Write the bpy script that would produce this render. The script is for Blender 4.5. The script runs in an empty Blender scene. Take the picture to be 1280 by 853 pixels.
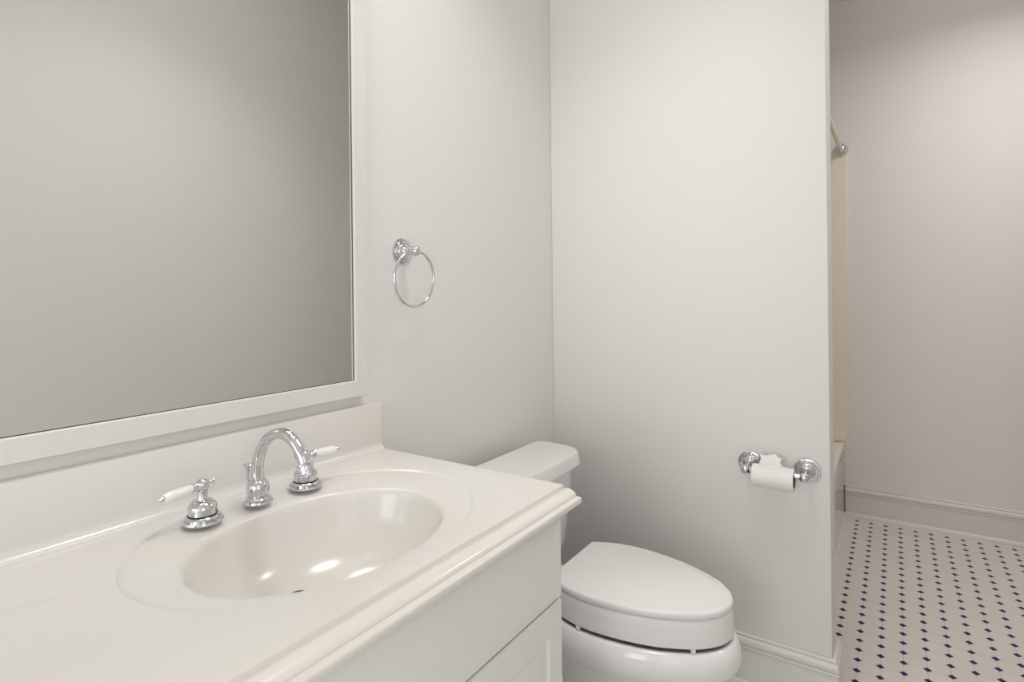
import bpy, bmesh, math, random
from mathutils import Vector, Matrix
PI = math.pi
S = bpy.context.scene
C = S.collection

# ------------------------------------------------------------------ camera
cam = bpy.data.objects.new('camera', bpy.data.cameras.new('camera'))
C.objects.link(cam)
yaw, roll = 0.5948365, -0.0109427
fw = Vector((math.cos(yaw), math.sin(yaw), 0)); up = Vector((0, 0, 1)); rt = fw.cross(up)
r2 = rt * math.cos(roll) + up * math.sin(roll)
u2 = up * math.cos(roll) - rt * math.sin(roll)
cam.matrix_world = Matrix(((r2.x, u2.x, -fw.x, -3.39037), (r2.y, u2.y, -fw.y, -0.16921),
                           (r2.z, u2.z, -fw.z, 1.178057), (0, 0, 0, 1)))
cam.data.sensor_width = 36
cam.data.lens = 706.533 / 1280 * 36
cam.data.shift_y = -56.97 / 1280
cam.data.clip_start = 0.02
S.camera = cam

# ------------------------------------------------------------------ world, exposure, added room lights
W = bpy.data.worlds.new('world'); S.world = W; W.use_nodes = True
W.node_tree.nodes['Background'].inputs[0].default_value = (0.9, 0.95, 1, 1)
W.node_tree.nodes['Background'].inputs[1].default_value = 0.3
S.view_settings.view_transform = 'Standard'
S.view_settings.look = 'None'
S.view_settings.gamma = 1
S.view_settings.use_curve_mapping = False
S.view_settings.exposure = 0.11
CEIL_POS = (-2.44, 0.22)        # unseen ceiling light, added to light the room
CEIL_W = 3.75
CEIL_COL = (1.0, 0.98, 0.965)
PASS_POS = (-0.80, -0.72)        # unseen ceiling light, added to brighten the tiled passage
PASS_W = 8.2
PASS_COL = (1.0, 0.945, 0.92)
VAN_W = 0.1                      # each globe of the added vanity bar, out of view
VAN_COL = (1.0, 0.955, 0.90)
WINDOW_FILL_W = 18.5                   # fill light at a window added in the near wall
DOOR_FILL_W = 3.4                    # fill light at a glazed door added behind the viewer
FILL_COL = (0.975, 0.985, 0.98)

# ------------------------------------------------------------------ materials
def mat(name, col, rough=0.5, metal=0.0, spec=0.5, coat=0.0, bump=None, var=None):
    m = bpy.data.materials.new(name); m.use_nodes = True
    nt = m.node_tree; b = nt.nodes['Principled BSDF']
    b.inputs['Base Color'].default_value = (*col, 1)
    b.inputs['Roughness'].default_value = rough
    b.inputs['Metallic'].default_value = metal
    b.inputs['Specular IOR Level'].default_value = spec
    b.inputs['Coat Weight'].default_value = coat
    b.inputs['Coat Roughness'].default_value = 0.08
    tc = nt.nodes.new('ShaderNodeTexCoord')
    if bump:
        n = nt.nodes.new('ShaderNodeTexNoise'); n.inputs['Scale'].default_value = bump[0]
        n.inputs['Detail'].default_value = 4
        nt.links.new(tc.outputs['Object'], n.inputs['Vector'])
        bp = nt.nodes.new('ShaderNodeBump'); bp.inputs['Strength'].default_value = bump[1]
        bp.inputs['Distance'].default_value = 0.001
        nt.links.new(n.outputs['Fac'], bp.inputs['Height']); nt.links.new(bp.outputs['Normal'], b.inputs['Normal'])
    if var:
        n = nt.nodes.new('ShaderNodeTexNoise'); n.inputs['Scale'].default_value = var[0]
        n.inputs['Detail'].default_value = 2
        nt.links.new(tc.outputs['Object'], n.inputs['Vector'])
        cr = nt.nodes.new('ShaderNodeValToRGB')
        cr.color_ramp.elements[0].position = 0.38; cr.color_ramp.elements[0].color = (*col, 1)
        cr.color_ramp.elements[1].position = 0.68; cr.color_ramp.elements[1].color = (*var[1], 1)
        nt.links.new(n.outputs['Fac'], cr.inputs['Fac']); nt.links.new(cr.outputs['Color'], b.inputs['Base Color'])
    return m

M_wall = mat('wall_paint', (0.845, 0.83, 0.81), 0.55, bump=(220, 0.08))
M_ceil = mat('ceiling_paint', (0.84, 0.83, 0.80), 0.8)
M_trim = mat('trim_paint', (0.775, 0.76, 0.735), 0.32, bump=(60, 0.05))
M_cab = mat('cabinet_paint', (0.83, 0.82, 0.80), 0.36)
M_marble = mat('cultured_marble', (0.79, 0.77, 0.74), 0.19, coat=0.15, var=(2.6, (0.78, 0.742, 0.682)))
M_china = mat('white_china', (0.86, 0.86, 0.85), 0.10, coat=0.3)
M_seat = mat('seat_plastic', (0.84, 0.835, 0.825), 0.25)
M_lever = mat('lever_porcelain', (0.92, 0.92, 0.91), 0.08, coat=0.5)
M_chrome = mat('chrome', (0.66, 0.665, 0.69), 0.05, 1.0)
M_gasket = mat('gasket', (0.02, 0.02, 0.02), 0.5)
M_mirror = mat('mirror_silver', (0.77, 0.785, 0.755), 0.0, 1.0)
M_gap = mat('mirror_gap_shade', (0.10, 0.11, 0.09), 0.4)
M_tub = mat('cream_acrylic', (0.90, 0.84, 0.72), 0.22, coat=0.2)
M_apron = mat('tub_apron_acrylic', (0.74, 0.70, 0.60), 0.06, coat=0.6)
M_paper = mat('tissue_paper', (0.90, 0.885, 0.86), 0.9, bump=(300, 0.25))
M_card = mat('cardboard', (0.32, 0.15, 0.06), 0.85)
M_rod = mat('rod_enamel', (0.72, 0.66, 0.56), 0.3, 0.3)
M_brass = M_chrome
M_dark = mat('dark_hole', (0.03, 0.03, 0.025), 0.6)
M_door = mat('door_paint', (0.82, 0.81, 0.79), 0.35)

def emit(name, col, st):
    m = bpy.data.materials.new(name); m.use_nodes = True; nt = m.node_tree
    b = nt.nodes['Principled BSDF']; b.inputs['Base Color'].default_value = (0.9, 0.9, 0.88, 1)
    b.inputs['Emission Color'].default_value = (*col, 1); b.inputs['Emission Strength'].default_value = st
    return m
M_globe = emit('lit_globe', VAN_COL, 6.0)
M_dome = emit('lit_dome', CEIL_COL, 2.0)
M_glass = bpy.data.materials.new('added_glazing'); M_glass.use_nodes = True
_b = M_glass.node_tree.nodes['Principled BSDF']
_b.inputs['Transmission Weight'].default_value = 1; _b.inputs['Roughness'].default_value = 0.3; _b.inputs['IOR'].default_value = 1.45

def tile_material():
    m = bpy.data.materials.new('octagon_dot_tile'); m.use_nodes = True; nt = m.node_tree
    b = nt.nodes['Principled BSDF']; N = nt.nodes; Lk = nt.links
    tc = N.new('ShaderNodeTexCoord'); sep = N.new('ShaderNodeSeparateXYZ'); Lk.new(tc.outputs['Object'], sep.inputs[0])
    def mth(op, a, b_=None, c=None):
        n = N.new('ShaderNodeMath'); n.operation = op
        for i, v in enumerate((a, b_, c)):
            if v is None: continue
            if isinstance(v, (int, float)): n.inputs[i].default_value = v
            else: Lk.new(v, n.inputs[i])
        return n.outputs[0]
    P = 0.06096
    def cell(o):       # distance (m) to nearest lattice line
        q = mth('DIVIDE', o, P)
        return mth('MULTIPLY', mth('ABSOLUTE', mth('SUBTRACT', q, mth('ROUND', q))), P)
    u, v = cell(sep.outputs[0]), cell(sep.outputs[1])
    s = mth('ADD', u, v)
    dot = mth('LESS_THAN', s, 0.0120)
    ring = mth('MULTIPLY', mth('LESS_THAN', s, 0.0136), mth('SUBTRACT', 1.0, dot))
    line = mth('LESS_THAN', mth('MINIMUM', u, v), 0.0007)
    grout = mth('MULTIPLY', mth('MAXIMUM', line, ring), mth('SUBTRACT', 1.0, dot))
    def mix(f, a, c):
        n = N.new('ShaderNodeMix'); n.data_type = 'RGBA'; Lk.new(f, n.inputs[0])
        for i, x in ((6, a), (7, c)):
            if isinstance(x, tuple): n.inputs[i].default_value = (*x, 1)
            else: Lk.new(x, n.inputs[i])
        return n.outputs[2]
    ns = N.new('ShaderNodeTexNoise'); ns.inputs['Scale'].default_value = 9; Lk.new(tc.outputs['Object'], ns.inputs['Vector'])
    base = mix(ns.outputs['Fac'], (0.74, 0.71, 0.675), (0.80, 0.775, 0.74))
    c1 = mix(grout, base, (0.60, 0.56, 0.50))
    c2 = mix(dot, c1, (0.001, 0.010, 0.13))
    Lk.new(c2, b.inputs['Base Color'])
    rg = mth('ADD', mth('MULTIPLY', grout, 0.45), 0.34); Lk.new(rg, b.inputs['Roughness'])
    b.inputs['Specular IOR Level'].default_value = 0.2
    bp = N.new('ShaderNodeBump'); bp.inputs['Strength'].default_value = 0.4; bp.inputs['Distance'].default_value = 0.0006
    Lk.new(mth('SUBTRACT', 1.0, grout), bp.inputs['Height']); Lk.new(bp.outputs['Normal'], b.inputs['Normal'])
    return m
M_tile = tile_material()

# ------------------------------------------------------------------ helpers
def obj(name, bm, m, parent=None, smooth=True, angle=35, mats=None):
    bmesh.ops.recalc_face_normals(bm, faces=bm.faces)
    me = bpy.data.meshes.new(name); bm.to_mesh(me); bm.free()
    for x in (mats or [m]): me.materials.append(x)
    if smooth:
        me.shade_smooth(); me.set_sharp_from_angle(angle=math.radians(angle))
    o = bpy.data.objects.new(name, me); C.objects.link(o)
    if parent: 
        o.parent = parent
        o.location = -(parent.matrix_world.translation if parent.parent is None else parent.matrix_world.translation)
        l = Vector((0, 0, 0)); q = parent
        while q: l += Vector(q.location); q = q.parent
        o.location = -l
    return o
def tag(o, label=None, cat=None, group=None, kind=None):
    if label: o['label'] = label
    if cat: o['category'] = cat
    if group: o['group'] = group
    if kind: o['kind'] = kind
    return o
def thing(name, label, cat, loc, group=None):
    o = bpy.data.objects.new(name, None); C.objects.link(o); o.location = loc
    o.empty_display_size = 0.05
    return tag(o, label, cat, group)
def struct(name, bm, m, label=None, **k):
    o = obj(name, bm, m, **k); o['kind'] = 'structure'
    if label: o['label'] = label
    return o
def box(bm, x0, x1, y0, y1, z0, z1, bev=0.0, seg=2):
    t = bmesh.new()
    r = bmesh.ops.create_cube(t, size=1)
    bmesh.ops.scale(t, vec=(abs(x1-x0), abs(y1-y0), abs(z1-z0)), verts=t.verts)
    bmesh.ops.translate(t, vec=((x0+x1)/2, (y0+y1)/2, (z0+z1)/2), verts=t.verts)
    if bev: bmesh.ops.bevel(t, geom=t.edges[:], offset=bev, segments=seg, profile=0.5, affect='EDGES')
    me = bpy.data.meshes.new('t'); t.to_mesh(me); t.free(); bm.from_mesh(me); bpy.data.meshes.remove(me)
    return bm
def frame_mat(origin, axis, ref=None):
    a = Vector(axis).normalized()
    h = Vector(ref) if ref else (Vector((0, 0, 1)) if abs(a.z) < 0.9 else Vector((1, 0, 0)))
    x = h.cross(a).normalized(); y = a.cross(x)
    return Matrix(((x.x, y.x, a.x, origin[0]), (x.y, y.y, a.y, origin[1]), (x.z, y.z, a.z, origin[2]), (0, 0, 0, 1)))
def lathe(bm, prof, origin=(0, 0, 0), axis=(0, 0, 1), n=48, cap=True):
    Mx = frame_mat(origin, axis); rings = []
    for r, h in prof:
        if r < 1e-6: rings.append([bm.verts.new(Mx @ Vector((0, 0, h)))])
        else: rings.append([bm.verts.new(Mx @ Vector((r*math.cos(2*PI*i/n), r*math.sin(2*PI*i/n), h))) for i in range(n)])
    for A, B in zip(rings, rings[1:]):
        for i in range(n):
            j = (i+1) % n
            if len(A) == 1 and len(B) == 1: continue
            if len(A) == 1: bm.faces.new((A[0], B[i], B[j]))
            elif len(B) == 1: bm.faces.new((A[i], A[j], B[0]))
            else: bm.faces.new((A[i], A[j], B[j], B[i]))
    if cap:
        for R in (rings[0], rings[-1]):
            if len(R) > 1: bm.faces.new(R)
    return bm
def tube(bm, pts, rad, n=24, cap=True, closed=False):
    pts = [Vector(p) for p in pts]; k = len(pts)
    rad = rad if isinstance(rad, (list, tuple)) else [rad]*k
    rings = []; ref = None
    for i, p in enumerate(pts):
        a = pts[(i-1) % k] if (closed or i) else p; b = pts[(i+1) % k] if (closed or i < k-1) else p
        t = (b-a).normalized()
        if ref is None: ref = t.orthogonal().normalized()
        ref = (ref - t*ref.dot(t)).normalized(); w = t.cross(ref)
        rings.append([bm.verts.new(p + rad[i]*(ref*math.cos(2*PI*j/n) + w*math.sin(2*PI*j/n))) for j in range(n)])
    for i in range(k if closed else k-1):
        A, B = rings[i], rings[(i+1) % k]
        for j in range(n): bm.faces.new((A[j], A[(j+1) % n], B[(j+1) % n], B[j]))
    if cap and not closed: bm.faces.new(rings[0]); bm.faces.new(rings[-1])
    return bm
def catmull(P, per=8, closed=True):
    out = []; n = len(P)
    rng = range(n) if closed else range(n-1)
    for i in rng:
        p0, p1, p2, p3 = [Vector(P[(i+k) % n] if closed else P[max(0, min(n-1, i+k))]) for k in (-1, 0, 1, 2)]
        for s in range(per):
            t = s/per
            out.append(0.5*((2*p1)+(-p0+p2)*t+(2*p0-5*p1+4*p2-p3)*t*t+(-p0+3*p1-3*p2+p3)*t**3))
    if not closed: out.append(Vector(P[-1]))
    return out
def offset(poly, d):           # poly CCW, d>0 outward
    if d < -.0065:             # larger insets: shrink about the centre so narrow corners cannot fold over
        xs = [p.x for p in poly]; ys = [p.y for p in poly]
        c = Vector(((max(xs)+min(xs))/2, (max(ys)+min(ys))/2)); hx, hy = (max(xs)-min(xs))/2, (max(ys)-min(ys))/2
        return [Vector((c.x+(p.x-c.x)*(1+d/hx), c.y+(p.y-c.y)*(1+d/hy))) for p in poly]
    n = len(poly); out = []
    for i in range(n):
        a, b, c = poly[i-1], poly[i], poly[(i+1) % n]
        t = (c-a); 
        if t.length < 1e-9: t = Vector((1, 0))
        t.normalize(); out.append(Vector((b.x + t.y*d, b.y - t.x*d)))
    return out
def stack(bm, layers, cap=True):   # layers: list of (poly, z) same count
    R = [[bm.verts.new((p[0], p[1], z)) for p in poly] for poly, z in layers]; n = len(R[0])
    for A, B in zip(R, R[1:]):
        for i in range(n): bm.faces.new((A[i], A[(i+1) % n], B[(i+1) % n], B[i]))
    if cap: bm.faces.new(R[0]); bm.faces.new(R[-1])
    return bm
def sweep_plan(bm, prof, path):    # prof: closed list of (d,z), d measured to the LEFT of travel ; path xy
    P = [Vector(p) for p in path]; rows = []
    for i, p in enumerate(P):
        ns = []
        if i > 0: t = (P[i]-P[i-1]).normalized(); ns.append(Vector((-t.y, t.x)))
        if i < len(P)-1: t = (P[i+1]-P[i]).normalized(); ns.append(Vector((-t.y, t.x)))
        m = ns[0] if len(ns) == 1 else (ns[0]+ns[1])/(1+ns[0].dot(ns[1]))
        rows.append([bm.verts.new((p.x+m.x*d, p.y+m.y*d, z)) for d, z in prof])
    k = len(prof)
    for A, B in zip(rows, rows[1:]):
        for j in range(k): bm.faces.new((A[j], A[(j+1) % k], B[(j+1) % k], B[j]))
    bm.faces.new(rows[0]); bm.faces.new(rows[-1])
    return bm

# ------------------------------------------------------------------ key planes (metres)
YW, XT, YE, XTB, XB = 0.867, -1.596, -0.017, -1.481, 0.067
XL, YR, ZC = -5.20, -1.45, 2.71
XVL = -3.95                        # left end of the vanity
YO, XO_END = -0.486, -1.36      # wall opposite the mirror and where it ends
YA, ZRIM = 0.056, 0.386

# ------------------------------------------------------------------ room shell
bm = bmesh.new(); box(bm, XL-.1, XB+.1, YR-.1, YW+.1, -.1, 0); struct('floor', bm, M_tile, 'white octagon tile floor with small cobalt blue dots', smooth=False)
bm = bmesh.new(); box(bm, XL-.1, XB+.1, YR-.1, YW+.1, ZC, ZC+.1); struct('ceiling', bm, M_ceil, 'plain off-white ceiling', smooth=False)
bm = bmesh.new(); box(bm, XL-.1, XB+.1, YW, YW+.1, 0, ZC); struct('wall_left', bm, M_wall, 'off-white wall behind the vanity mirror and towel ring', smooth=False)
bm = bmesh.new(); box(bm, XT, XTB, YE, YW, 0, ZC, 0.003); struct('wall_center', bm, M_wall, 'off-white partition wall beside the toilet carrying the paper holder', angle=60)
bm = bmesh.new(); box(bm, XB, XB+.1, YR-.1, YW, 0, ZC); struct('wall_back', bm, M_wall, 'far off-white wall beyond the tiled passage', smooth=False)
# near-side walls (seen only in the mirror); a window is added at the left end for fill light
WY0, WY1, WZ0, WZ1 = -0.36, 0.74, 0.45, 2.0
bm = bmesh.new()
box(bm, XL-.1, XL, YR-.1, WY0, 0, ZC); box(bm, XL-.1, XL, WY1, YW, 0, ZC)
box(bm, XL-.1, XL, WY0, WY1, 0, WZ0); box(bm, XL-.1, XL, WY0, WY1, WZ1, ZC)
struct('wall_front', bm, M_wall, 'off-white wall behind the viewer with an added frosted window', smooth=False)
bm = bmesh.new(); DX0, DX1, DZ = -3.84, -3.08, 2.03       # doorway added behind the viewer to hold the fill-light door
box(bm, XL, DX0, YR-.1, YO, 0, ZC); box(bm, DX1, XO_END, YR-.1, YO, 0, ZC); box(bm, DX0, DX1, YR-.1, YO, DZ, ZC); struct('wall_right', bm, M_wall, 'off-white wall opposite the mirror', smooth=False)
bm = bmesh.new(); box(bm, XO_END, XB, YR-.1, YR, 0, ZC); struct('wall_passage', bm, M_wall, 'off-white side wall of the tiled passage, outside the frame', smooth=False)
w = bmesh.new(); box(w, XL-.06, XL-.045, WY0+.03, WY1-.03, WZ0+.03, WZ1-.03)
win = struct('added_window_1', w, M_glass, 'frosted pane of the added window', smooth=False)
w = bmesh.new()
for a in ((XL-.07, XL-.03, WY0, WY1, WZ0, WZ0+.035), (XL-.07, XL-.03, WY0, WY1, WZ1-.035, WZ1),
          (XL-.07, XL-.03, WY0, WY0+.035, WZ0+.035, WZ1-.035), (XL-.07, XL-.03, WY1-.035, WY1, WZ0+.035, WZ1-.035),
          (XL-.07, XL-.03, WY0+.035, WY1-.035, 1.53, 1.565)): box(w, *a)
obj('added_window_frame', w, M_trim, win, smooth=False)

# baseboards: profile (distance from wall, height)
BB = [(0.0005, 0), (0.024, 0), (0.024, .006), (0.0215, .014), (0.0155, .020), (0.0135, .021), (0.0135, .117), (0.0165, .1185),
      (0.0175, .121), (0.0165, .1235), (0.0125, .1245), (0.0125, .1265), (0.0160, .1285), (0.0175, .134), (0.0165, .142),
      (0.0120, .148), (0.0085, .1500), (0.0085, .1515), (0.0110, .1525), (0.0110, .1560), (0.0090, .158), (0.0005, .158)]
def baseboard(name, path, label):
    bm = bmesh.new(); sweep_plan(bm, BB, path); return struct(name, bm, M_trim, label, angle=30)
# travel direction keeps the room on the left
baseboard('baseboard_center', [(XTB, YE), (XT, YE), (XT, YW)], 'white moulded baseboard wrapping the end of the partition wall')
baseboard('baseboard_back', [(XB, YR), (XB, YA-.001)], 'white moulded baseboard along the far wall')
baseboard('baseboard_left', [(XT-.018, YW), (-2.44, YW)], 'white moulded baseboard behind the toilet')
baseboard('baseboard_right', [(DX1, YO), (XO_END, YO), (XO_END, YR), (XB-.018, YR)], 'white moulded baseboard on the wall opposite the mirror')

# ------------------------------------------------------------------ vanity cabinet
XV0, XV1, YF = XVL+.012, -2.463, 0.371
van = thing('vanity_cabinet', 'white painted vanity cabinet with raised panel doors under the cream countertop', 'cabinet', (-3.2, .62, 0))
bm = bmesh.new()
box(bm, XV0, XV1, YF, YF+.019, .10, .7755)                 # face frame
box(bm, XV0, XV0+.016, YF+.019, YW-.004, .10, .7755); box(bm, XV1-.016, XV1, YF+.019, YW-.004, .10, .7755)
box(bm, XV0+.016, XV1-.016, YW-.012, YW-.004, .10, .7755); box(bm, XV0+.016, XV1-.016, YF+.019, YW-.012, .10, .118)
box(bm, XV0+.01, XV1-.01, YF+.07, YW-.004, 0, .10)
obj('cabinet_body', bm, M_cab, van, smooth=False)
def panel_front(x0, x1, z0, z1, raised=True):
    """overlay front, face at y=YF-.019, bevelled outer edge; optional recessed field with raised centre"""
    bm = bmesh.new(); y1 = YF-.0005; y0 = YF-.019
    def rect(i, y): return [(x0+i, y, z0+i), (x1-i, y, z0+i), (x1-i, y, z1-i), (x0+i, y, z1-i)]
    loops = [rect(0, y1), rect(0, y0+.006), rect(.002, y0+.002), rect(.009, y0+.0012), rect(.012, y0)]
    if raised:
        loops += [rect(.050, y0), rect(.053, y0+.005), rect(.059, y0+.0065), rect(.068, y0+.007), rect(.086, y0+.0015), rect(.089, y0+.001)]
    R = [[bm.verts.new(p) for p in l] for l in loops]
    for A, B in zip(R, R[1:]):
        for i in range(4): bm.faces.new((A[i], A[(i+1) % 4], B[(i+1) % 4], B[i]))
    bm.faces.new(R[0]); bm.faces.new(R[-1])
    return bm
XD = XV1+.002
obj('drawer_front', panel_front(-3.235, XD, .6135, .768, False), M_cab, van, angle=20)
obj('drawer_front', panel_front(-3.936, -3.243, .6135, .768, False), M_cab, van, angle=20)
for a, b in ((-2.846, XD), (-3.235, -2.852), (-3.59, -3.243), (-3.936, -3.596)):
    obj('door', panel_front(a, b, .125, .6075, True), M_cab, van, angle=20)

# ------------------------------------------------------------------ countertop with integral sink and backsplash
ZT = .818; XC1 = -2.4505; YCF = .354
top = thing('countertop', 'glossy cream cultured marble countertop with moulded edge and integral oval sink', 'countertop', (-3.2, .62, .776))
bm = bmesh.new()
N = 120
ringc = (-2.806, .604, .282, .2226); bowlc = (-2.815, .578, .205, .158)
X0, X1, Y0, Y1 = XVL, XC1, YCF, YW-.002
def ellipse(e, k, t): return Vector((e[0]+e[2]*k*math.cos(t), e[1]+e[3]*k*math.sin(t)))
angs = [2*PI*i/N for i in range(N)]
# add rectangle-corner directions
for cx, cy in ((X0, Y0), (X1, Y0), (X0, Y1), (X1, Y1)):
    t = math.atan2((cy-ringc[1])/ringc[3], (cx-ringc[0])/ringc[2]) % (2*PI); angs.append(t)
angs = sorted(angs); NA = len(angs)
def rect_hit(t):
    c = Vector((ringc[0], ringc[1])); e = ellipse(ringc, 1, t)-c; s = 1e9
    if e.x > 1e-9: s = min(s, (X1-c.x)/e.x)
    if e.x < -1e-9: s = min(s, (X0-c.x)/e.x)
    if e.y > 1e-9: s = min(s, (Y1-c.y)/e.y)
    if e.y < -1e-9: s = min(s, (Y0-c.y)/e.y)
    return c+e*s
rings = [[(*rect_hit(t), ZT) for t in angs]]
for k, z in ((1.0, ZT), (.994, ZT-.0004), (.986, ZT-.0028), (.980, ZT-.0034), (.972, ZT-.0034)):
    rings.append([(*ellipse(ringc, k, t), z) for t in angs])
for s, z in ((.25, ZT-.0045), (.5, ZT-.0058), (.75, ZT-.0074), (.9, ZT-.0088)):
    rings.append([(*(ellipse(ringc, .972, t)*(1-s) + ellipse(bowlc, 1.03, t)*s), z) for t in angs])
for k, z in ((1.03, -.0102), (1.012, -.0125), (1.0, -.0165), (.988, -.023), (.972, -.035), (.945, -.052), (.905, -.070), (.85, -.088),
             (.77, -.106), (.67, -.120), (.55, -.131), (.42, -.1385), (.28, -.1430), (.16, -.1450), (.105, -.1460)):
    rings.append([(*ellipse(bowlc, k, t), ZT+z) for t in angs])
R = [[bm.verts.new(p) for p in r] for r in rings]
for A, B in zip(R, R[1:]):
    for i in range(NA): bm.faces.new((A[i], A[(i+1) % NA], B[(i+1) % NA], B[i]))
bm.faces.new(R[-1])
# slab right side, back side (front is the moulding)
box_v = lambda *p: bm.faces.new([bm.verts.new(q) for q in p])
box_v((X1, Y0, ZT), (X1, Y1, ZT), (X1, Y1, .776), (X1, Y0, .776))
box_v((X0, Y1, ZT), (X1, Y1, ZT), (X1, Y1, .776), (X0, Y1, .776))
# front moulding profile (y, z)
prof = [(.354, .818), (.3536, .8174), (.3530, .8150), (.3524, .8116), (.3514, .8108), (.3502, .8118), (.3488, .8132)]
for i in range(1, 11):
    a = math.radians(90 - 9.0*i*1.0)
    prof.append((.3470 - .0206*math.cos(a), .8016 + .0121*math.sin(a)))
prof += [(.3185, .8014), (.3165, .8006), (.3157, .7985), (.3157, .7925), (.3166, .7905), (.3200, .7893), (.3270, .7880), (.3325, .7845), (.3350, .776), (.354, .776)]
A = [bm.verts.new((X0, y, z)) for y, z in prof]; B = [bm.verts.new((X1, y, z)) for y, z in prof]
for i in range(len(prof)-1): bm.faces.new((A[i], A[i+1], B[i+1], B[i]))
bm.faces.new(A); bm.faces.new(B)
bmesh.ops.remove_doubles(bm, verts=bm.verts, dist=1e-5)
obj('basin_top', bm, M_marble, top, angle=50)
# backsplash with cove
bm = bmesh.new(); YS = .847
pr = [(YW-.001, .819), (YW-.001, .927), (YS+.0045, .927), (YS+.0012, .9258), (YS, .9225), (YS, .838)]
for i in range(1, 9):
    a = i/8*PI/2
    pr.append((YS-.016*(1-math.cos(a)), .838-.0195*math.sin(a)))
pr.append((YS-.016, .8178)); pr.append((YW-.001, .8178))
A = [bm.verts.new((X0, y, z)) for y, z in pr[1:]]; B = [bm.verts.new((X1, y, z)) for y, z in pr[1:]]
for i in range(len(A)): bm.faces.new((A[i], A[(i+1) % len(A)], B[(i+1) % len(A)], B[i]))
bm.faces.new(A); bm.faces.new(B)
obj('backsplash', bm, M_marble, top, angle=30)
bm = bmesh.new(); lathe(bm, [(0, -.144), (.021, -.144), (.0225, -.1425), (.0215, -.1405), (.018, -.1415), (.017, -.1435), (.010, -.1425), (0, -.1405)],
                        (bowlc[0], bowlc[1], ZT-.0005), n=32, cap=False)
obj('drain', bm, M_chrome, top)
bm = bmesh.new(); ta = math.radians(228.5)
oc = Vector((bowlc[0]+bowlc[2]*1.014*math.cos(ta), bowlc[1]+bowlc[3]*1.014*math.sin(ta), ZT-.0122))
tg = Vector((-bowlc[2]*math.sin(ta), bowlc[3]*math.cos(ta), 0)).normalized()
bmesh.ops.create_uvsphere(bm, u_segments=20, v_segments=10, radius=1)
bmesh.ops.transform(bm, matrix=Matrix.Translation(oc) @ Matrix(((tg.x, -tg.y, 0, 0), (tg.y, tg.x, 0, 0), (0, 0, 1, 0), (0, 0, 0, 1))) @ Matrix.Diagonal((.0075, .0022, .0022, 1)), verts=bm.verts)
obj('overflow_hole', bm, M_dark, top)['label'] = 'small dark overflow slot at the rim of the basin'

# ------------------------------------------------------------------ faucet
def handle(x, y, d, label):
    t = thing('porcelain_lever_tap', label, 'tap', (x, y, ZT), )
    o = (x, y, ZT)
    bm = bmesh.new(); lathe(bm, [(0, 0), (.0302, 0), (.0312, .0022), (.0300, .0048), (.0262, .0056), (.0268, .0082), (.0250, .0108), (.0226, .0116), (0, .0116)], o, n=56, cap=False)
    obj('escutcheon', bm, M_chrome, t, angle=40)
    bm = bmesh.new(); lathe(bm, [(0, .0110), (.0218, .0112), (.0222, .0132), (0, .0134)], o, cap=False); obj('gasket', bm, M_gasket, t)
    bm = bmesh.new()
    lathe(bm, [(0, .0134), (.0214, .0134), (.0212, .0165), (.0212, .020), (.0214, .0255), (.0204, .0275), (.0180, .0308), (.0150, .0328), (.0150, .0338),
               (.0108, .0346), (.0086, .0362), (.0076, .0410), (.0078, .0490), (.0090, .0500), (.0090, .0506), (.0078, .0512),
               (.0094, .0536), (.0106, .0570), (.0107, .0600), (.0098, .0635), (.0075, .0666), (.0040, .0684), (0, .0690)], o, n=48, cap=False)
    obj('handle_body', bm, M_chrome, t, angle=38)
    d = Vector(d).normalized(); c = Vector((x, y, ZT+.0592))
    bm = bmesh.new()
    lathe(bm, [(0, .008), (.0052, .008), (.0046, .0125), (.0060, .0140), (.0046, .0155), (.0046, .0165), (.0074, .0175), (.0078, .0190), (0, .0190)], c, d, n=32, cap=False)
    obj('lever_collar', bm, M_chrome, t)
    bm = bmesh.new()
    lathe(bm, [(0, .0185), (.0060, .0185), (.0066, .0195), (.0066, .0230), (.0074, .0330), (.0080, .0450), (.0080, .0540), (.0072, .0610), (.0058, .0640), (.0040, .0650), (0, .0650)], c, d, n=40, cap=False)
    obj('lever', bm, M_lever, t)['label'] = 'white porcelain lever'
    bm = bmesh.new()
    lathe(bm, [(0, .0648), (.0032, .0648), (.0042, .0665), (.0044, .0685), (.0036, .0705), (.0018, .0715), (.0016, .0728), (0, .0735)], c, d, n=24, cap=False)
    obj('lever_tip', bm, M_chrome, t)
    bm = bmesh.new()
    lathe(bm, [(0, .0085), (.0030, .0085), (.0022, .0120), (.0022, .0140), (.0044, .0178), (.0046, .0190), (.0022, .0184), (0, .0180)], c, -d, n=24, cap=False)
    obj('finial', bm, M_chrome, t)
    return t
handle(-2.915, .762, (-.97, -.18, -.03), 'chrome sink tap with white porcelain lever pointing left, farthest from the wall corner')
handle(-2.719, .766, (.98, -.14, -.03), 'chrome sink tap with white porcelain lever pointing right, behind the spout outlet')
XS, YSp = -2.817, .765
sp = thing('faucet_spout', 'chrome gooseneck faucet spout arching over the oval sink', 'faucet', (XS, YSp, ZT))
o = (XS, YSp, ZT)
bm = bmesh.new(); lathe(bm, [(0, 0), (.0235, 0), (.0244, .0022), (.0234, .0050), (.0204, .0060), (.0206, .0085), (.0186, .0108), (.0160, .0114), (.0160, .0120), (0, .0122)], o, n=56, cap=False)
obj('escutcheon', bm, M_chrome, sp, angle=40)
bm = bmesh.new(); lathe(bm, [(0, .0120), (.0160, .0120), (.0172, .0150), (.0187, .0200), (.0192, .0255), (.0184, .0310), (.0164, .0355), (.0130, .0388), (.0118, .0396), (.0118, .0410), (.0098, .0415), (0, .0420)], o, n=48, cap=False)
obj('spout_base', bm, M_chrome, sp, angle=38)
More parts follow.
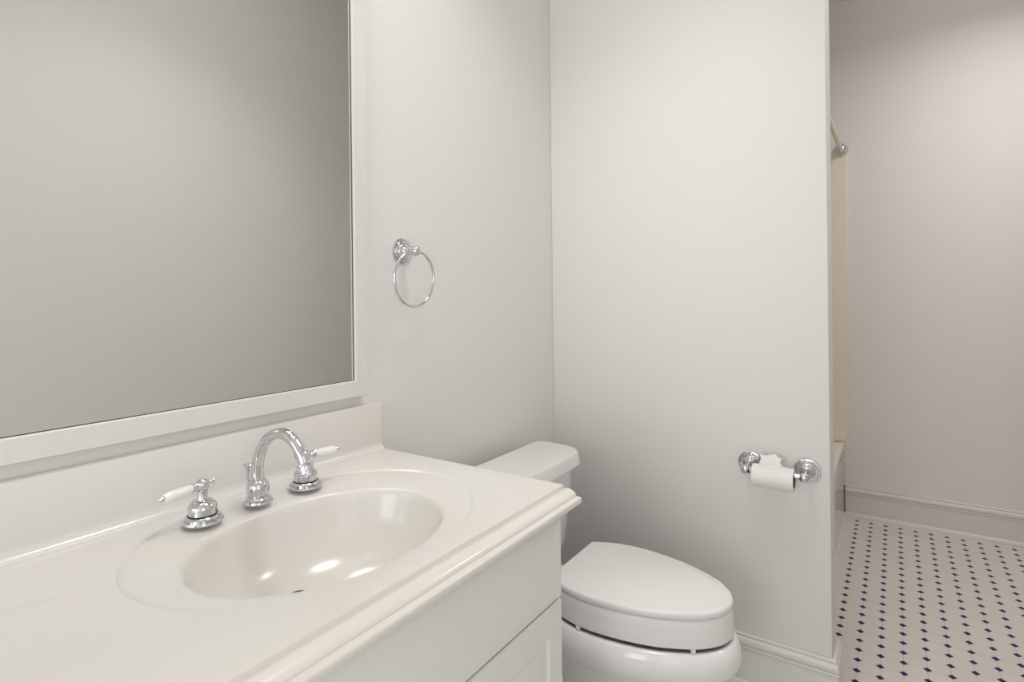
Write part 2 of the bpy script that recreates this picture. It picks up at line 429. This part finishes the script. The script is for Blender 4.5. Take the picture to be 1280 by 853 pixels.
path = catmull([(XS, .765, .852), (XS, .7655, .870), (XS, .7625, .893), (XS, .7510, .9160), (XS, .7280, .9375), (XS, .6950, .9485),
                (XS, .6640, .9420), (XS, .6440, .9265), (XS, .6335, .9110), (XS, .6265, .8960)], per=8, closed=False)
bm = bmesh.new(); tube(bm, path, [.0110-.0014*min(1, i/30) for i in range(len(path))], n=32); obj('neck', bm, M_chrome, sp)
dd = (Vector((XS, .6265, .8960))-Vector((XS, .6335, .9110))).normalized()
bm = bmesh.new(); lathe(bm, [(0, -.004), (.0098, -.004), (.0136, -.0025), (.0142, .000), (.0124, .0014), (.0124, .0092), (.0138, .0104), (.0141, .0135), (.0132, .0150), (.0100, .0148), (.0095, .0120), (0, .0120)],
                        Vector((XS, .6300, .9035)), dd, n=40, cap=False)
obj('outlet_collar', bm, M_chrome, sp, angle=38)
bm = bmesh.new()
lathe(bm, [(0, 0), (.0024, 0), (.0024, .048), (.0042, .0500), (.0028, .0525), (.0032, .0550), (.0066, .0585), (.0076, .0612), (.0062, .0635), (0, .0650)], (XS-.002, .7925, ZT), n=24, cap=False)
obj('lift_rod', bm, M_chrome, sp)

# ------------------------------------------------------------------ mirror
mir = thing('wall_mirror', 'large rectangular mirror in a flat white painted frame above the backsplash', 'mirror', (-3.1, YW, .951))
def rect_frame(bm, x0, x1, z0, z1, prof):     # prof closed list (inset from outer edge, y)
    rows = []
    for i, (cx, cz, sx, sz) in enumerate(((x0, z0, 1, 1), (x1, z0, -1, 1), (x1, z1, -1, -1), (x0, z1, 1, -1))):
        rows.append([bm.verts.new((cx+sx*d, y, cz+sz*d)) for d, y in prof])
    k = len(prof)
    for i in range(4):
        A, B = rows[i], rows[(i+1) % 4]
        for j in range(k): bm.faces.new((A[j], A[(j+1) % k], B[(j+1) % k], B[j]))
FX0, FX1, FZ0, FZ1 = -3.86, -2.4895, .9512, 2.02
FW = .0375
bm = bmesh.new(); rect_frame(bm, FX0, FX1, FZ0, FZ1, [(0, YW-.0005), (0, .8470), (.0012, .8455), (FW-.0022, .8450), (FW, .8465), (FW, .8508), (FW-.0025, .8508), (FW-.0025, YW-.0005)])
obj('frame', bm, M_trim, mir, angle=25)
bm = bmesh.new(); rect_frame(bm, FX0, FX1, FZ0, FZ1, [(FW-.0022, .8509), (FW-.0006, .8509), (FW-.0006, .8527), (FW-.0022, .8527)])
obj('gasket', bm, M_gap, mir, smooth=False)  # dark strip stands in for the shaded gap between frame and glass
bm = bmesh.new(); box(bm, FX0+FW+.001, FX1-FW-.001, .8528, .8575, FZ0+FW+.001, FZ1-FW-.001); obj('glass', bm, M_mirror, mir, smooth=False)
bm = bmesh.new(); box(bm, FX0+FW-.002, FX1-FW+.002, .8580, .8650, FZ0+FW-.002, FZ1-FW+.002); obj('backing', bm, M_gap, mir, smooth=False)

# ------------------------------------------------------------------ towel ring
ROS = [(0, 0), (.0335, 0), (.0345, .0015), (.0340, .0040), (.0322, .0050), (.0296, .0050), (.0290, .0040), (.0282, .0040), (.0278, .0068), (.0262, .0084), (.0228, .0088), (.0216, .0080), (.0209, .0080), (.0205, .0110), (.0188, .0132), (.0150, .0148), (.0110, .0168), (.0085, .0220)]
tr = thing('towel_ring', 'empty round chrome towel ring on the wall right of the mirror', 'towel ring', (-2.357, YW, 1.292))
c0 = Vector((-2.357, YW-.0005, 1.293))
bm = bmesh.new()
k = .96
lathe(bm, [(r*k, h*.9) for r, h in ROS] + [(.0068, .0270), (.0080, .0310), (.0068, .0340), (.0068, .0370), (.0090, .0385), (.0118, .0430), (.0128, .0490), (.0118, .0550), (.0090, .0595), (.0045, .0615), (0, .0620)], c0, (-.04, -1, -.03), n=48, cap=False)
obj('mount', bm, M_chrome, tr, angle=38)
bm = bmesh.new(); rc = Vector((-2.3625, YW-.050, 1.2225)); rr = .0690
tube(bm, [rc+Vector((rr*math.sin(2*PI*i/72), -.003*math.cos(2*PI*i/72), rr*math.cos(2*PI*i/72))) for i in range(72)], .0034, n=14, closed=True)
obj('ring', bm, M_chrome, tr)

# ------------------------------------------------------------------ toilet
XO = -2.0215
half = [(0, .1530), (.0375, .1620), (.0630, .1790), (.0870, .2040), (.1080, .2390), (.1300, .2880), (.1430, .3360), (.1510, .3840), (.1545, .4340), (.1510, .4780), (.1390, .5200), (.1230, .5560)]
def egg(front=0.0, corner=True):
    pts = [(XO+x, y) for x, y in half] 
    right = catmull([(XO-x, y) for x, y in half[1:3]][::-1] + pts, per=6, closed=False)[12:]
    R_ = [Vector(p) for p in right] + [Vector((XO+.1180, .5640)), Vector((XO+.1120, .5650))] + [Vector((XO+.1120-.0224*i, .5650)) for i in range(1, 6)]
    L_ = [Vector((2*XO-p.x, p.y)) for p in R_[::-1]][1:-1]
    return R_+L_
E0 = egg()
def toilet():
    t = thing('toilet', 'white two-piece toilet with closed lid on a thick raised seat beside the vanity', 'toilet', (XO, .45, 0))
    # bowl + pedestal (one continuous body)
    bm = bmesh.new()
    def scaled(d, sx, sy, cy, ): 
        return [Vector((XO+(p.x-XO)*sx, cy+(p.y-cy)*sy)) for p in offset(E0, d)]
    L = []
    for z, d, sx, sy in ((.3620, -.008, 1, 1), (.3690, -.003, 1, 1), (.3702, .002, 1, 1), (.3692, .0080, 1, 1), (.3640, .0130, 1, 1), (.3510, .0185, 1, 1), (.3350, .0210, 1.0, 1.0),
                      (.3200, .0210, 1, 1), (.3060, .0165, 1.0, 1.0), (.2880, .004, .985, .99), (.2600, -.004, .96, .97), (.2350, -.008, .92, .94), (.2000, -.008, .82, .88), (.1600, -.008, .73, .83),
                      (.1100, -.008, .68, .80), (.0600, -.007, .69, .80), (.0250, -.005, .75, .82), (.0080, -.002, .79, .835), (0, -.002, .79, .835)):
        L.append((scaled(d, sx, sy, .50), z))
    stack(bm, L)
    obj('bowl', bm, M_china, t, angle=60)
    # deck joining bowl and tank
    bm = bmesh.new(); box(bm, XO-.105, XO+.105, .540, .790, .225, .3845, .025, 4); obj('deck', bm, M_china, t, angle=60)
    bm = bmesh.new(); box(bm, XO-.085, XO+.085, .50, .765, .001, .25, .03, 4); obj('trapway', bm, M_china, t, angle=60)
    # seat riser
    bm = bmesh.new()
    stack(bm, [(offset(E0, -.030), .3795), (offset(E0, .0035), .3790), (offset(E0, .0055), .3805), (offset(E0, .0060), .3835), (offset(E0, .0045), .4000), (offset(E0, .0040), .4200), (offset(E0, .0030), .4370), (offset(E0, .0018), .4402), (offset(E0, -.0020), .4430), (offset(E0, -.0300), .4430)])
    seat = obj('seat', bm, M_seat, t, angle=50)
    for (fx, fy) in ((XO-.096, .212), (XO-.155, .470), (XO+.096, .212), (XO+.155, .470)):
        bm = bmesh.new(); lathe(bm, [(0, -.003), (.0045, -.003), (.0058, -.001), (.0058, .006), (0, .006)], (fx, fy, .3735), n=20, cap=False); obj('bumper', bm, M_seat, seat)
    bm = bmesh.new()
    stack(bm, [(offset(E0, -.004), .4438), (offset(E0, .0030), .4444), (offset(E0, .0040), .4458), (offset(E0, .0040), .4535), (offset(E0, .0031), .4570), (offset(E0, .0010), .4592), (offset(E0, -.0020), .4602), (offset(E0, -.0060), .4605), (offset(E0, -.0068), .46055)])
    obj('lid', bm, M_seat, t, angle=50)
    for s in (-1, 1):
        bm = bmesh.new(); box(bm, XO+s*.07-.022, XO+s*.07+.022, .540, .568, .3850, .432, .006, 3); obj('hinge', bm, M_seat, t, angle=60)
    # tank
    TOFF = -.010
    hp = [(0, .640), (.10, .642), (.155, .648), (.196, .664), (.216, .694), (.220, .740), (.219, .790), (.206, .8065), (.10, .808), (0, .808)]
    def rounded(pts, per=6):
        Rr = catmull([(XO+TOFF+x, y) for x, y in pts], per=per, closed=False)
        return Rr + [Vector((2*XO+2*TOFF-p.x, p.y)) for p in Rr[::-1]][1:-1]
    T0 = rounded(hp)
    def ts(sx, sy, d=0): return [Vector((XO+(p.x-XO)*sx, .78+(p.y-.78)*sy)) for p in offset(T0, d)]
    bm = bmesh.new()
    stack(bm, [(ts(.66, .55), .385), (ts(.78, .72), .390), (ts(.85, .82), .405), (ts(.88, .88), .440), (ts(.925, .93), .520), (ts(.97, .97), .600), (ts(1, 1), .662)])
    obj('tank', bm, M_china, t, angle=60)
    hl = [(0, .6265), (.10, .6280), (.172, .6305), (.206, .6420), (.228, .6680), (.2385, .7060), (.2415, .755), (.2395, .802), (.2260, .8180), (.10, .8195), (0, .8195)]
    T1 = rounded(hl)
    bm = bmesh.new()
    stack(bm, [(offset(T1, -.020), .6580), (offset(T1, -.003), .6585), (offset(T1, 0), .6605), (offset(T1, -.001), .6700), (offset(T1, -.0045), .6880), (offset(T1, -.0065), .6940), (offset(T1, -.0095), .6980), (offset(T1, -.0115), .6990), (offset(T1, -.0122), .69905)])
    obj('tank_lid', bm, M_china, t, angle=60)
    bm = bmesh.new()
    lathe(bm, [(0, 0), (.013, 0), (.013, .006), (.006, .008), (.006, .016), (0, .016)], (XO-.15, .652, .62), (0, -1, 0), n=24, cap=False)
    tube(bm, [(XO-.15, .640, .62), (XO-.12, .632, .618), (XO-.075, .632, .612)], [.006, .005, .007], n=14)
    obj('flush_lever', bm, M_chrome, t)
    return t
toilet()

# ------------------------------------------------------------------ toilet paper holder and roll
HX = XT-.0005
YP1, YP2, ZP = .191, .0395, .6725
ho = thing('toilet_paper_holder', 'chrome two-post toilet paper holder mounted on the partition wall', 'toilet paper holder', (XT, (YP1+YP2)/2, ZP))
for y in (YP1, YP2):
    bm = bmesh.new()
    lathe(bm, ROS + [(.0075, .0300), (.0075, .0400), (.0090, .0460), (.0085, .0500), (.0095, .0560), (.0120, .0620), (.0132, .0680), (.0128, .0740), (.0100, .0800), (.0050, .0828), (0, .0832)],
          (HX, y, ZP), (-1, 0, -.03), n=48, cap=False)
    obj('post', bm, M_chrome, ho, angle=38)
bm = bmesh.new(); XR = XT-.069
lathe(bm, [(0, .010), (.0088, .010), (.0088, .026), (.0072, .027), (.0072, .128), (.0088, .129), (.0088, YP1-YP2-.010), (0, YP1-YP2-.010)], (XR, YP2, ZP-.002), (0, 1, 0), n=32, cap=False)
obj('roller', bm, M_chrome, ho)
ZR = ZP-.002-.0125
RY0, RY1 = YP2+.0250, YP1-.0200
roll_ = thing('toilet_paper_roll', 'nearly finished white toilet paper roll with crumpled loose end on the chrome holder', 'toilet paper', (XR, (RY0+RY1)/2, ZR-.029))
bm = bmesh.new(); Ln = RY1-RY0
lathe(bm, [(.0212, 0), (.0307, 0), (.0314, .0008), (.0314, Ln-.0008), (.0307, Ln), (.0212, Ln), (.0212, 0)], (XR, RY0, ZR), (0, 1, 0), n=64, cap=False)
obj('paper', bm, M_paper, roll_, angle=40)
bm = bmesh.new()
lathe(bm, [(.0205, -.0006), (.0212, -.0006), (.0212, Ln+.0006), (.0205, Ln+.0006), (.0205, -.0006)], (XR, RY0, ZR), (0, 1, 0), n=48, cap=False)
obj('cardboard_tube', bm, M_card, roll_, angle=40)['label'] = 'brown cardboard core'
# crumpled loose sheet lying over the top, pushed towards the wall
bm = bmesh.new(); nu, nv = 60, 40; G = []
from mathutils import noise as mnoise
for i in range(nu+1):
    u = i/nu; row = []
    for j in range(nv+1):
        v = j/nv
        am = min(1.0, u*2.2)
        half_w = .047 - .016*am - .006*math.sin(u*4)
        y = RY0 + Ln*(.50 + .10*am) + (0.5-v)*2*half_w
        if u < .30:                                   # hugging the paper
            a0 = 128 - 34*abs(v-.45)*2                # V shaped edge
            a = math.radians(a0 - (a0-65)*(u/.30)); x = XR + .0320*math.cos(a); z = ZR + .0320*math.sin(a)
        else:
            q = (u-.30)/.70
            x = XR + .0136 - .010*math.sin(q*PI) + .034*q
            z = ZR + .0290 + .024*math.sin(min(q*1.35, 1.0)*PI*.5) - .030*max(0, q-.70)
        f1 = math.sin(v*9.5 + 2.2*u)*.0032 + math.sin(v*17 - 5*u)*.0013
        n1 = mnoise.noise(Vector((u*3.2, v*3.0, 1.3)))*.0065; n2 = mnoise.noise(Vector((u*3.0, v*3.4, 7.7)))*.0060
        n3 = abs(mnoise.noise(Vector((u*6.0, v*5.4, 4.7))))*.0050
        k = max(0.0, (u-.22)/.78)**.6 if u > .22 else 0
        row.append(bm.verts.new((x+(n2+f1*.4)*k, y+n1*k, z+(n1+f1+n3)*k)))
    G.append(row)
for i in range(nu):
    for j in range(nv): bm.faces.new((G[i][j], G[i+1][j], G[i+1][j+1], G[i][j+1]))
so = obj('loose_sheet', bm, M_paper, roll_, angle=70)
md = so.modifiers.new('s', 'SOLIDIFY'); md.thickness = .0006

# ------------------------------------------------------------------ bathtub alcove behind the partition
tub = thing('bathtub', 'cream acrylic bathtub with glossy apron, partly hidden behind the partition wall', 'bathtub', ((XTB+XB)/2, .46, 0))
TX0, TX1, TY0, TY1 = XTB+.002, XB-.002, YA, YW-.002
bm = bmesh.new()
def rrect(x0, x1, y0, y1, r, n=8):
    out = []
    for cx, cy, a0 in ((x1-r, y0+r, -PI/2), (x1-r, y1-r, 0), (x0+r, y1-r, PI/2), (x0+r, y0+r, PI)):
        for i in range(n+1): a = a0+PI/2*i/n; out.append(Vector((cx+r*math.cos(a), cy+r*math.sin(a))))
    return out
stack(bm, [(rrect(TX0, TX1, TY0+.016, TY1, .004), .03), (rrect(TX0, TX1, TY0+.016, TY1, .004), .340), (rrect(TX0, TX1, TY0+.006, TY1, .006), .352), (rrect(TX0, TX1, TY0, TY1, .008), .366), (rrect(TX0, TX1, TY0+.002, TY1, .008), ZRIM-.005), (rrect(TX0+.001, TX1-.001, TY0+.008, TY1-.002, .01), ZRIM),
           (rrect(TX0+.07, TX1-.07, TY0+.075, TY1-.06, .10), ZRIM-.002), (rrect(TX0+.085, TX1-.085, TY0+.09, TY1-.075, .11), ZRIM-.02),
           (rrect(TX0+.12, TX1-.12, TY0+.12, TY1-.10, .13), .20), (rrect(TX0+.18, TX1-.18, TY0+.17, TY1-.15, .13), .075), (rrect(TX0+.25, TX1-.25, TY0+.22, TY1-.20, .12), .062)])
obj('shell', bm, M_tub, tub, angle=50)
bm = bmesh.new(); box(bm, TX0, TX1, TY0, TY0+.014, 0, .342, .002); obj('apron', bm, M_apron, tub, angle=60)
bm = bmesh.new(); sweep_plan(bm, [(0.0, 0), (.011, 0), (.011, .010), (.008, .017), (.003, .020), (0, .020)], [(TX1-.025, TY0), (TX0+.02, TY0)][::-1][::-1]); 
tb = obj('base_strip', bm, M_trim, tub); 
sur = thing('tub_surround', 'cream acrylic shower wall surround above the bathtub', 'shower surround', ((XTB+XB)/2, .46, ZRIM))
ZS1 = 1.953
bm = bmesh.new()
ol = [(.031, ZS1), (.031, .470), (.036, .440), (.050, .405), (.060, ZRIM+.001), (TY1-.001, ZRIM+.001), (TY1-.001, ZS1)]
A = [bm.verts.new((XB-.014, y, z)) for y, z in ol]; B = [bm.verts.new((XB-.001, y, z)) for y, z in ol]
for i in range(len(ol)): bm.faces.new((A[i], A[(i+1) % len(ol)], B[(i+1) % len(ol)], B[i]))
bm.faces.new(A); bm.faces.new(B)
bmesh.ops.bevel(bm, geom=[e for e in bm.edges if all(v in A for v in e.verts)], offset=.004, segments=2, affect='EDGES')
obj('end_panel', bm, M_tub, sur, angle=40)
bm = bmesh.new(); box(bm, TX0+.012, TX1-.012, TY1-.012, TY1, ZRIM+.001, ZS1, .003); obj('long_panel', bm, M_tub, sur, angle=60)
bm = bmesh.new(); box(bm, TX0-.001, TX0+.011, .06, TY1-.001, ZRIM+.001, ZS1, .003); obj('end_panel', bm, M_tub, sur, angle=60)
rod = thing('shower_rod', 'beige shower curtain rod with chrome end flange on the far wall', 'shower rod', ((XTB+XB)/2, .058, 1.925))
bm = bmesh.new(); tube(bm, [(TX0+.002, .058, 1.925), (XB-.020, .058, 1.925)], .0108, n=24); obj('rod', bm, M_rod, rod)
for x, s in ((XB-.0145, -1), (XTB+.0135, 1)):
    bm = bmesh.new(); lathe(bm, [(0, 0), (.034, 0), (.035, .003), (.032, .010), (.024, .018), (.0175, .024), (.0165, .034), (.0130, .036), (0, .036)], (x, .058, 1.925), (s, 0, 0), n=40, cap=False)
    obj('flange', bm, M_chrome, rod, angle=40)

# ------------------------------------------------------------------ added lights, none of them in view
def lamp(name, kind, loc, energy, col, **k):
    d = bpy.data.lights.new(name, kind); d.energy = energy; d.color = col
    for a, v in k.items(): setattr(d, a, v)
    l = bpy.data.objects.new(name, d); l.location = loc; C.objects.link(l); return l
cl = thing('added_ceiling_light', 'round white dome ceiling light added overhead, out of the picture', 'ceiling light', (*CEIL_POS, ZC))
bm = bmesh.new(); lathe(bm, [(0, 0), (.26, 0), (.265, -.012), (.255, -.022), (0, -.022)], (*CEIL_POS, ZC-.0005), n=48, cap=False); obj('base', bm, M_trim, cl)
bm = bmesh.new(); lathe(bm, [(.245, -.0225), (.240, -.045), (.205, -.070), (.14, -.088), (.07, -.097), (0, -.10)], (*CEIL_POS, ZC), n=48, cap=False); obj('diffuser', bm, M_dome, cl)
lamp('added_ceiling_lamp', 'AREA', (*CEIL_POS, ZC-.115), CEIL_W, CEIL_COL, shape='DISK', size=.50, spread=math.radians(118))
vl = thing('added_vanity_light', 'chrome vanity light bar with round bulbs added above the mirror, out of the picture', 'wall light', (-2.855, YW, 2.24))
bm = bmesh.new(); box(bm, -3.21, -2.50, YW-.03, YW-.0005, 2.19, 2.29, .006); obj('back_plate', bm, M_chrome, vl, angle=60)
for x in (-3.11, -2.94, -2.77, -2.60):
    bm = bmesh.new(); lathe(bm, [(0, .0295), (.026, .0295), (.022, .045), (.018, .050), (0, .050)], (x, YW, 2.24), (0, -1, 0), n=24, cap=False); obj('socket', bm, M_chrome, vl)
    bm = bmesh.new(); bmesh.ops.create_uvsphere(bm, u_segments=24, v_segments=16, radius=.045); bmesh.ops.translate(bm, vec=(x, YW-.09, 2.24), verts=bm.verts)
    obj('globe', bm, M_globe, vl)
    lamp('added_vanity_lamp', 'POINT', (x, YW-.20, 2.24), VAN_W, VAN_COL, shadow_soft_size=.05)
pl = thing('added_ceiling_light', 'round white dome ceiling light added over the tiled passage, out of the picture', 'ceiling light', (*PASS_POS, ZC))
bm = bmesh.new(); lathe(bm, [(0, 0), (.19, 0), (.195, -.012), (.185, -.022), (0, -.022)], (*PASS_POS, ZC-.0005), n=48, cap=False); obj('base', bm, M_trim, pl)
bm = bmesh.new(); lathe(bm, [(.175, -.0225), (.170, -.045), (.145, -.070), (.10, -.088), (.05, -.097), (0, -.10)], (*PASS_POS, ZC), n=48, cap=False); obj('diffuser', bm, M_dome, pl)
lamp('added_passage_lamp', 'AREA', (*PASS_POS, ZC-.115), PASS_W, PASS_COL, shape='DISK', size=.34, spread=math.radians(165))
dr = bmesh.new(); dy0, dy1 = YO-.085, YO-.045
box(dr, DX0, DX0+.11, dy0, dy1, .004, DZ); box(dr, DX1-.11, DX1, dy0, dy1, .004, DZ)
box(dr, DX0+.11, DX1-.11, dy0, dy1, .004, .24); box(dr, DX0+.11, DX1-.11, dy0, dy1, DZ-.12, DZ)
box(dr, (DX0+DX1)/2-.015, (DX0+DX1)/2+.015, dy0, dy1, .24, DZ-.12)
for zz in (.66, 1.08, 1.50): box(dr, DX0+.11, DX1-.11, dy0+.004, dy1-.004, zz-.014, zz+.014)
door = struct('added_door_1', dr, M_trim, 'white glazed door added behind the viewer for fill light, outside the frame', smooth=False)
dg = bmesh.new(); box(dg, DX0+.11, DX1-.11, dy0+.016, dy0+.022, .24, DZ-.12); obj('glass_pane', dg, M_glass, door, smooth=False)
dl = lamp('door_fill_light', 'AREA', ((DX0+DX1)/2, dy1+.012, 1.08), DOOR_FILL_W, FILL_COL, shape='RECTANGLE', size=DX1-DX0-.22, size_y=DZ-.38)  # area fill light in front of the added door
dl.rotation_euler = (PI/2, 0, 0)
wl = lamp('window_fill_light', 'AREA', (XL-.028, (WY0+WY1)/2, (WZ0+WZ1)/2), WINDOW_FILL_W, FILL_COL, shape='RECTANGLE', size=WY1-WY0-.08, size_y=WZ1-WZ0-.08)  # area fill light in the added window opening
wl.rotation_euler = (PI/2, 0, -PI/2)
